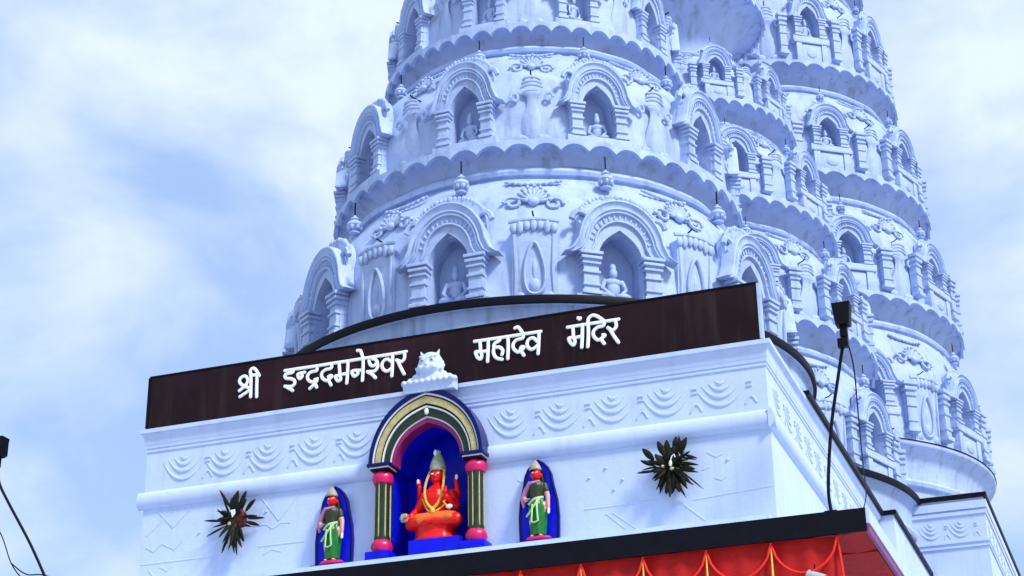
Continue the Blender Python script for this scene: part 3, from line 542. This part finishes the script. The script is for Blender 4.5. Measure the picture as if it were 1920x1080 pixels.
# ------------------------------------------------------------------ hall and sanctum walls behind the porch
hall = thing('temple_hall', 'white rear hall block with black coping and two swags at the lower right', 'building', (3.1, 12, 0))
H = lambda x0, x1, y0, y1, z0, z1, n, m: ob(n, MB().box(x0 - 3.1, x1 - 3.1, y0 - 12, y1 - 12, z0, z1).mesh(n, m, 0), hall)
H(-.2, 6.20, 5.602, 8.498, 0, 7.375, 'wall', WALLW); H(-.24, 6.235, 5.57, 8.497, 7.376, 7.425, 'black_coping', BLACK)
H(-.756, 6.956, 8.5, 19, 0, 8.33, 'wall', WALLW); H(-.80, 7.0, 8.46, 19.05, 8.331, 8.385, 'black_coping', BLACK)
for z0, z1, p in ((8.19, 8.29, .03), (8.12, 8.17, .018)): H(-.756 - p, 6.956 + p, 8.5 - p, 19 + p, z0, z1, 'string_course', WALLW)
for p, z in ((.022, 7.76), (.018, 7.70)): H(-.756 - p, 6.956 + p, 8.5 - p, 19 + p, z, z + .025, 'string_course', WALLW)
H(-.74, 6.93, 8.52, 18.9, 8.386, 8.41, 'roof', ROOFM)
for x in (6.27, 6.64): ob('swag_relief', SWAG, hall, (x - 3.1, 8.5 - 12, 8.05), sc=(.82, 1, .95))
for k in range(9): ob('swag_relief', SWAG, hall, (6.956 - 3.1, 8.9 + .46 * k - 12, 8.05), math.pi / 2)
cb = MB().lathe([(3.2, 8.41), (3.25, 8.5), (3.22, 8.6), (3.05, 8.62), (3.02, 8.9)], 120); ob('drum_footing', cb.mesh('drum_footing', WALLW, 35), hall, (.4, 1.43, 0))

# ------------------------------------------------------------------ statues
def hand(b, p, d, up_, s=1.0, curl=.4):
    """palm at p pointing along d, five short fingers"""
    p, d, up_ = Vector(p), Vector(d).normalized(), Vector(up_).normalized(); side = d.cross(up_).normalized()
    b.ell(p + d * .012 * s, (.016 * s,) * 3, 8, 6)
    for k, l in enumerate((.026, .032, .034, .029)):
        q = p + d * .022 * s + side * ((k - 1.5) * .0085 * s); e = q + d * l * s - up_ * curl * l * s; b.cap(q, .0052 * s, e, .0042 * s, 6)
    b.cap(p + side * -.014 * s, .006 * s, p + side * -.028 * s + d * .018 * s, .0048 * s, 6)

de = thing('seated_deity_statue', 'red seated deity statue with golden garland inside the blue arched niche', 'statue', (2.965, .06, 5.937))
DL, DS = (.01, -.01, -.165), (1.08, 1.05, 1.20)                       # the figure on its seat
b = MB()
b.ell((0, 0, .30), (.125, .09, .07)).chain([(0, 0, .30), (0, -.005, .39), (0, -.01, .47), (0, 0, .53)], [.105, .098, .122, .075])
b.cap((0, 0, .54), .035, (0, -.005, .60), .033); b.ell((0, -.008, .655), (.058, .062, .072)).ell((0, -.068, .648), (.010, .012, .016)).ell((0, -.05, .618), (.026, .018, .014))
for sx in (-1, 1):
    b.ell((sx * .058, 0, .65), (.012, .016, .026))
    b.chain([(sx * .07, -.02, .30), (sx * .20, -.09, .29), (sx * .04, -.16, .275)], [.062, .052, .034])          # crossed legs
    b.ell((sx * -.02, -.17, .272), (.05, .028, .022))
    b.chain([(sx * .12, 0, .50), (sx * .165, -.02, .41)], [.05, .038])
b.chain([(-.165, -.02, .41), (-.19, -.11, .345)], [.032, .022]); hand(b, (-.205, -.13, .34), (-.3, -1, -.25), (0, 0, 1), 1.15)
b.chain([(.165, -.02, .41), (.12, -.12, .46)], [.032, .022]); hand(b, (.118, -.135, .48), (0, -.15, 1), (0, -1, 0), 1.1, .15)
for sx in (-1, 1):
    b.chain([(sx * .10, .02, .50), (sx * .17, .03, .50), (sx * .165, 0, .585)], [.034, .027, .02]); hand(b, (sx * .165, -.005, .60), (0, -.1, 1), (0, -1, 0), .95, .3)
ob('body', b.remesh('body', RED, .0065, 2), de, DL, 0, DS)
st = MB().lathe([(0, 0), (.215, 0), (.225, .03), (.205, .08), (.20, .17), (.215, .22), (.205, .25), (0, .255)], 40, sy=.72, rf=lambda a, j, r, z: (r * (1 + .025 * math.sin(a * 13) * (j in (1, 2, 3, 4))), z)); ob('draped_seat', st.mesh('draped_seat', RED, 50), de, (0, -.03, 0), 0, (.90, 1.05, .60))
ob('seat_hem', MB().lathe([(.20, -.004), (.236, -.002), (.240, .018), (.215, .028)], 40, sy=.72).mesh('seat_hem', PINK, 50), de, (0, -.03, 0), 0, (.92, 1.05, 1))
cl = MB()
for sx in (-1, 1): cl.chain([(sx * .03, -.11, .325), (sx * .13, -.12, .315), (sx * .185, -.095, .295)], [.034, .04, .03])
cl.ell((.13, -.06, .33), (.08, .06, .035)).ell((0, -.16, .30), (.14, .035, .03)).cap((-.10, -.17, .285), .025, (.16, -.15, .30), .028)
ob('lap_cloth', cl.remesh('lap_cloth', ORANGE, .011, 2), de, DL, 0, DS)
cw = MB().lathe([(.064, .692), (.070, .70), (.066, .715), (.070, .73), (.062, .76), (.048, .79), (.034, .815), (.022, .835), (.026, .845), (.016, .86), (0, .866)], 20, sy=1.02); ob('crown', cw.mesh('crown', SILVERG, 40), de, DL, 0, DS)
ob('crown_tip', MB().ell((-.012, -.03, .835), (.016, .014, .026), 10, 7).mesh('crown_tip', LINE_W), de, DL, 0, DS)
gp = [(-.062, -.02, .69), (-.078, -.07, .60), (-.075, -.105, .50), (-.045, -.115, .42), (0, -.12, .385), (.045, -.115, .42), (.075, -.105, .50), (.078, -.07, .60), (.062, -.02, .69)]
gl = MB().tube(smoothpath(gp, 6), .0095, 7)
for k, p in enumerate(smoothpath(gp, 5)): gl.ell(p, .0125, 6, 5)
gl.ell((0, -.125, .365), (.022, .014, .026), 8, 6); ob('garland', gl.mesh('garland', GOLD, 50), de, DL, 0, DS)
hm = MB().tube(smoothpath([(-.10, -.085, .47), (-.04, -.115, .37), (.04, -.118, .365), (.11, -.09, .42)], 6), .007, 6).tube([(.135, -.09, .46), (.10, -.13, .42), (.15, -.11, .36)], .007, 6); ob('sacred_thread', hm.mesh('sacred_thread', GOLD, 50), de, DL, 0, DS)
for nm, c_, r_ in (('eye', (-.024, -.064, .664), (.013, .006, .007)), ('eye', (.024, -.064, .664), (.013, .006, .007)), ('conch', (-.17, -.02, .63), (.012, .010, .020)), ('disc', (.172, -.02, .63), (.014, .010, .022)), ('bracelet', (.15, -.13, .38), (.030, .012, .018))):
    ob(nm, MB().ell(c_, r_, 8, 6).mesh(nm, LINE_W), de, DL, 0, DS)
lo = MB()
for k in range(6): a = k * 1.05; lo.ell((-.235 + .02 * math.cos(a), -.15, .325 + .022 * math.sin(a)), (.024, .02, .016), 8, 6)
ob('held_lotus', lo.remesh('held_lotus', SILVERG, .007, 1), de, DL, 0, DS)

def attendant(x, label, lean):
    a = thing('attendant_statue', label, 'statue', (x, -.10, 5.766), 0, 'standing attendants on the porch wall')
    hw = [(.165, .0), (.172, .12), (.176, .28), (.165, .42), (.140, .53), (.128, .58), (.118, .65), (.090, .71), (.045, .755), (0, .785)]
    o_ = [(-x_, z) for x_, z in hw] + [(x_, z) for x_, z in reversed(hw[:-1])]
    ob('back_plate', MB().extrude(o_, .050, .098).mesh('back_plate', BLUE, 30), a)
    rim = MB().tube([(x_, .05, z) for x_, z in o_], .012, 6, upv=(0, -1, 0)); ob('plate_rim', rim.mesh('plate_rim', NAVY, 50), a)
    pd = MB(); pd.bbox(-.175, .175, -.075, .045, 0, .045, .01); ob('pedestal', pd.mesh('pedestal', BLUE, 30), a)
    pd = MB().lathe([(0, .045), (.11, .046), (.12, .055), (.105, .075), (0, .078)], 20, sy=.5); ob('lotus_base', pd.mesh('lotus_base', PINK, 40), a, (.02, -.03, 0))
    b = MB(); h = lean
    for sx in (-1, 1):
        b.chain([(sx * .036 + h * .3, 0, .36), (sx * .040, -.005, .22), (sx * .035, 0, .10)], [.046, .034, .022]); b.ell((sx * .038, -.025, .088), (.020, .042, .014))
    b.chain([(h * .3, 0, .37), (h * .2, 0, .44), (0, 0, .52), (0, .003, .555)], [.062, .052, .066, .045])
    b.cap((0, 0, .56), .024, (0, -.004, .60), .024)
    b.chain([(.07, 0, .535), (.098, -.005, .44), (.108, -.02, .345)], [.028, .023, .016]); hand(b, (.110, -.022, .335), (.1, -.1, -1), (0, 1, 0), .9, .2)
    b.chain([(-.07, 0, .535), (-.112, -.01, .45), (-.085, -.055, .40)], [.028, .023, .016]); hand(b, (-.078, -.062, .402), (.8, -.3, .4), (0, 0, 1), .9, .5)
    ob('body', b.remesh('body', SKIN, .0062, 2), a)
    b = MB(); b.ell((0, -.006, .640), (.046, .05, .058)).ell((0, -.056, .635), (.008, .010, .012)).ell((0, -.04, .612), (.02, .014, .01)).ell((.046, 0, .635), (.009, .012, .018)).ell((-.046, 0, .635), (.009, .012, .018))
    hd = ob('head', b.remesh('head', RED, .005, 2), a)
    ee = MB()
    for sx in (-1, 1): ee.ell((sx * .018, -.05, .648), (.008, .005, .005), 7, 5)
    ob('eye', ee.mesh('eye', LINE_W), hd)
    b = MB().ell((0, .012, .655), (.055, .05, .055)); b.chain([(.02, .03, .64), (.045, .025, .57), (.05, .02, .52)], [.04, .03, .018]); ob('hair', b.mesh('hair', LINE_K, 60), a)
    cr_ = MB().lathe([(.052, .675), (.056, .685), (.050, .70), (.042, .72), (.026, .745), (.012, .765), (0, .77)], 18); ob('crown', cr_.mesh('crown', mat('ivory_crown', (.36, .32, .24), .35, .3, 30), 40), a, (-.006, -.008, 0))
    b = MB(); b.chain([(0, -.004, .425), (0, -.004, .47), (0, -.006, .53)], [.060, .064, .072]); b.cap((.072, -.002, .535), .032, (.085, -.004, .485), .029).cap((-.072, -.002, .535), .032, (-.09, -.004, .485), .029); ob('blouse', b.remesh('blouse', BLOUSE, .0075, 2), a)
    sk = MB().lathe([(.060, .43), (.070, .40), (.080, .34), (.078, .24), (.070, .16), (.066, .10), (.058, .098)], 40, sy=.78, rf=lambda t, j, r, z: (r * (1 + .05 * math.sin(t * 9 + z * 6) * (j > 1)), z)); ob('skirt', sk.mesh('skirt', LEAFG, 60), a, (h * .2, 0, 0))
    sa = MB()
    sa.tube(smoothpath([(.066, -.03, .425), (.0, -.068, .405), (-.062, -.04, .37)], 5), .012, 7).tube(smoothpath([(.05, -.05, .42), (.01, -.075, .36), (-.05, -.06, .29), (-.085, -.03, .27)], 5), .010, 7)
    sa.tube(smoothpath([(.02, -.070, .40), (.025, -.080, .30), (.03, -.072, .21)], 5), .008, 7).tube(smoothpath([(-.02, -.072, .36), (-.022, -.078, .28), (-.03, -.072, .205)], 5), .008, 7).tube([(.03, -.073, .21), (.0, -.076, .196), (-.03, -.073, .205)], .007, 7)
    ob('sash', sa.mesh('sash', LIME, 50), a)
    sc_ = MB().chain([(-.045, -.055, .555), (-.092, -.025, .50), (-.122, -.015, .43), (-.115, -.02, .36)], [.018, .024, .024, .012]); sc_.chain([(.04, -.055, .565), (-.02, -.075, .55), (-.06, -.05, .545)], [.010, .013, .016]); ob('scarf', sc_.remesh('scarf', LILAC, .007, 2), a)
    ob('fly_whisk', MB().cap((.112, -.03, .315), .010, (.112, -.03, .285), .013, 8).mesh('fly_whisk', LINE_W), a)
attendant(2.018, 'standing attendant statue in green skirt on blue plate, left of the arched niche', .05)
attendant(3.956, 'standing attendant statue in green skirt on blue plate, right of the arched niche', .04)

# ------------------------------------------------------------------ bunches of dry leaves hung on the wall
def leafmesh():
    n = 7; v = []; fs = []
    for i in range(n + 1):
        t = i / n; w_ = .5 * math.sin(math.pi * min(1, t * .9 + .06)) ** .8; z = t; y = -.10 * math.sin(math.pi * t * .8)
        v += [(-w_, y, z), (0, y - .12 * w_ * 2, z), (w_, y, z)]
    for i in range(n):
        for k in range(2): fs.append((3 * i + k, 3 * i + k + 1, 3 * i + k + 4, 3 * i + k + 3))
    m = len(v); v += [(x, y + .03, z) for x, y, z in v]; fs += [tuple(j + m for j in reversed(f_)) for f_ in fs]
    return MB().add(v, fs).mesh('leaf', LEAF, 60, fix=False)
LEAFM = leafmesh(); LEAFM2 = LEAFM.copy(); LEAFM2.materials[0] = LEAF2
def bunch(x, z, label, fronds, loose, seed, core):
    rnd = random.Random(seed); r = thing('dry_leaf_bunch', label, 'leaf bunch', (x, -.03, z), 0, 'dry leaf bunches on the porch wall')
    c = MB()
    for k in range(22): a = rnd.uniform(0, 6.28); q = rnd.uniform(0, .085); c.ell((q * math.cos(a), -.03 - rnd.uniform(0, .03), q * math.sin(a)), (rnd.uniform(.025, .05), .025, rnd.uniform(.025, .05)), 7, 5)
    ob('stem_knot', c.remesh('stem_knot', STICK if core else LEAF, .009, 1), r)
    def lf(px, pz, a, l, wd): ob('leaf', LEAFM if rnd.random() < .7 else LEAFM2, r, (px, -.025 - rnd.uniform(0, .055), pz), sc=(wd * rnd.uniform(.8, 1.25), .10, l), rot=(rnd.uniform(-.10, .30), a, rnd.uniform(-.5, .5)))
    for (a0, ln, spread, n_, l, wd) in fronds:                   # leaves set side by side along a spine
        a = RAD(a0); sx, sz = math.sin(a), math.cos(a)
        ob('spine', MB().tube([(0, 0, 0), (ln * .5 * sx, -.02, ln * .5 * sz), (ln * sx, -.015, ln * sz)], .005, 5).mesh('spine', LEAF), r, (0, -.03, 0))
        for k in range(n_):
            t = .15 + .85 * k / n_
            for sd_ in (-1, 1): lf(ln * t * sx, ln * t * sz, a + sd_ * RAD(spread + rnd.uniform(-5, 5)), l * rnd.uniform(.8, 1.1), wd)
    for (a0, a1, n_, l0, l1, wd) in loose:
        for k in range(n_):
            a = RAD(a0 + (a1 - a0) * (k + .5) / n_ + rnd.uniform(-7, 7)); s0 = rnd.uniform(.0, .12); j = rnd.uniform(-.055, .055)
            lf(s0 * math.sin(a) + j, s0 * math.cos(a) + j * .5, a, rnd.uniform(l0, l1), wd)
    return r
lb = bunch(1.035, 6.36, 'left dry leaf bunch with reddish middle, hanging under the roll moulding', [(-75, .15, 28, 4, .13, .020), (178, .16, 14, 5, .17, .024), (165, .15, 18, 4, .17, .024)],
           [(-35, -15, 2, .22, .27, .03), (15, 60, 5, .12, .20, .045), (85, 120, 4, .14, .20, .03), (-125, -70, 7, .14, .22, .022), (150, 225, 14, .17, .25, .028), (-12, 12, 3, .14, .18, .07)], 3, True)
ob('paper_tag', MB().extrude([(-.022, .035), (.024, .04), (.03, 0), (0, -.036)], -.125, -.12).mesh('paper_tag', LINE_W, 0), lb, (0, 0, .03)); ob('dry_flower', MB().ell((0, 0, 0), (.016, .01, .020), 7, 5).mesh('dry_flower', CREAM), lb, (-.03, -.12, -.06))
rb = bunch(5.145, 6.34, 'right dry leaf bunch, all dark, near the right corner of the wall', [(48, .17, 52, 4, .16, .020), (-88, .16, 18, 3, .14, .017), (205, .10, 16, 4, .20, .022), (122, .12, 20, 4, .18, .020)],
           [(-45, 30, 16, .10, .16, .06), (140, 215, 14, .14, .22, .036), (60, 140, 6, .12, .2, .03), (130, 150, 3, .24, .31, .014), (-140, -60, 7, .12, .18, .03)], 8, False)
ob('dry_flower', MB().ell((0, 0, 0), (.016, .012, .028), 8, 6).tube([(0, 0, .02), (.015, -.004, .06), (.035, -.002, .075), (.04, 0, .05)], .006, 6).mesh('dry_flower_cream', LINE_W, 50), rb, (.02, -.12, .0))
ob('dry_flower', MB().ell((0, 0, 0), (.02, .012, .014), 8, 6).mesh('dry_flower_pair', CREAM), rb, (.03, -.12, -.045)); ob('dry_flower', MB().ell((0, 0, 0), (.014, .01, .012), 8, 6).mesh('dry_flower_small', CREAM), rb, (-.05, -.12, -.015))

# ------------------------------------------------------------------ floodlights on bent rods at the canopy corners
def flood(label, sx, X, path, head, wires):
    t = thing('floodlight', label, 'floodlight', (X, -.56, 5.63), 0, 'floodlights on bent rods')
    ob('rod', MB().tube(smoothpath([(x - X, 0, z - 5.63) for x, z in path], 6), .014, 8).mesh('rod', IRON, 50), t)
    ob('base_plate', MB().bbox(-.05, .05, -.035, .05, .0, .015, .004).mesh('base_plate', IRON, 30), t)
    hx, hz = head[0] - X, head[1] - 5.63
    h = MB(); h.add([(hx - .055, -.05, hz), (hx + .055, -.05, hz), (hx + .055, .05, hz), (hx - .055, .05, hz), (hx - .075, -.06, hz + .19), (hx + .075, -.06, hz + .19), (hx + .075, .06, hz + .19), (hx - .075, .06, hz + .19)], [(0, 1, 5, 4), (1, 2, 6, 5), (2, 3, 7, 6), (3, 0, 4, 7), (0, 3, 2, 1), (4, 5, 6, 7)])
    lh = ob('lamp_head', h.mesh('lamp_head', IRON, 0), t)
    fn = MB()
    for k in range(6): fn.box(hx - .06 + .022 * k, hx - .052 + .022 * k, .05, .075, hz + .02, hz + .17)
    ob('cooling_fin', fn.mesh('cooling_fin', IRON, 0), lh)
    ob('bracket', MB().bbox(hx - .03, hx + .03, -.03, .03, hz - .10, hz - .001, .006).mesh('bracket', IRON, 30), t); ob('junction_box', MB().bbox(hx - .055, hx + .03, -.04, .02, hz - .19, hz - .115, .006).mesh('junction_box', IRON, 30), t)
    for wr in wires: ob('cable', MB().tube(smoothpath([(x - X, y + .56, z - 5.63) for x, y, z in wr], 6), .006, 6).mesh('cable', IRON, 50), t)
flood('right-hand black floodlight on a bent rod in front of the spires', 1, 6.54, [(6.54, 5.64), (6.535, 5.85), (6.60, 6.33), (6.70, 6.78), (6.765, 7.06), (6.772, 7.13)], (6.772, 7.175),
      [[(6.79, -.53, 7.04), (6.80, -.4, 6.86), (6.74, 0, 6.62), (6.62, .8, 6.47), (6.50, 1.6, 6.38), (6.30, 2.2, 6.36), (6.02, 2.4, 6.30)]])
flood('left-hand black floodlight on a bent rod at the left picture edge', -1, -.50, [(-.50, 5.64), (-.57, 5.77), (-.82, 6.20), (-1.10, 6.62), (-1.235, 6.84), (-1.275, 7.0), (-1.28, 7.06)], (-1.29, 7.105),
      [[(-1.30, -.55, 6.95), (-1.27, -.55, 6.55), (-1.13, -.55, 6.28), (-1.0, -.55, 6.02), (-.80, -.55, 5.82), (-.55, -.55, 5.66)], [(-1.02, -.55, 6.05), (-.85, -.54, 5.93), (-.60, -.54, 5.88), (-.3, -.3, 5.66)]])
sp = thing('spot_lamp', 'small grey spot lamp tucked under the canopy at the bottom edge', 'lamp', (6.42, -.58, 5.45))
GREYM = mat('grey_lamp_metal', (.40, .41, .43), .4, .1, 20)
ob('housing', MB().tube([(-.10, 0, -.30), (.03, -.02, -.36)], .05, 14).mesh('housing', GREYM, 40), sp); ob('lens', MB().tube([(.031, -.02, -.3605), (.036, -.0208, -.363)], .044, 14).mesh('lens', IRON, 40), sp); ob('bracket', MB().tube([(-.05, .03, -.32), (-.05, .03, -.0)], .012, 8).mesh('bracket', IRON, 40), sp)
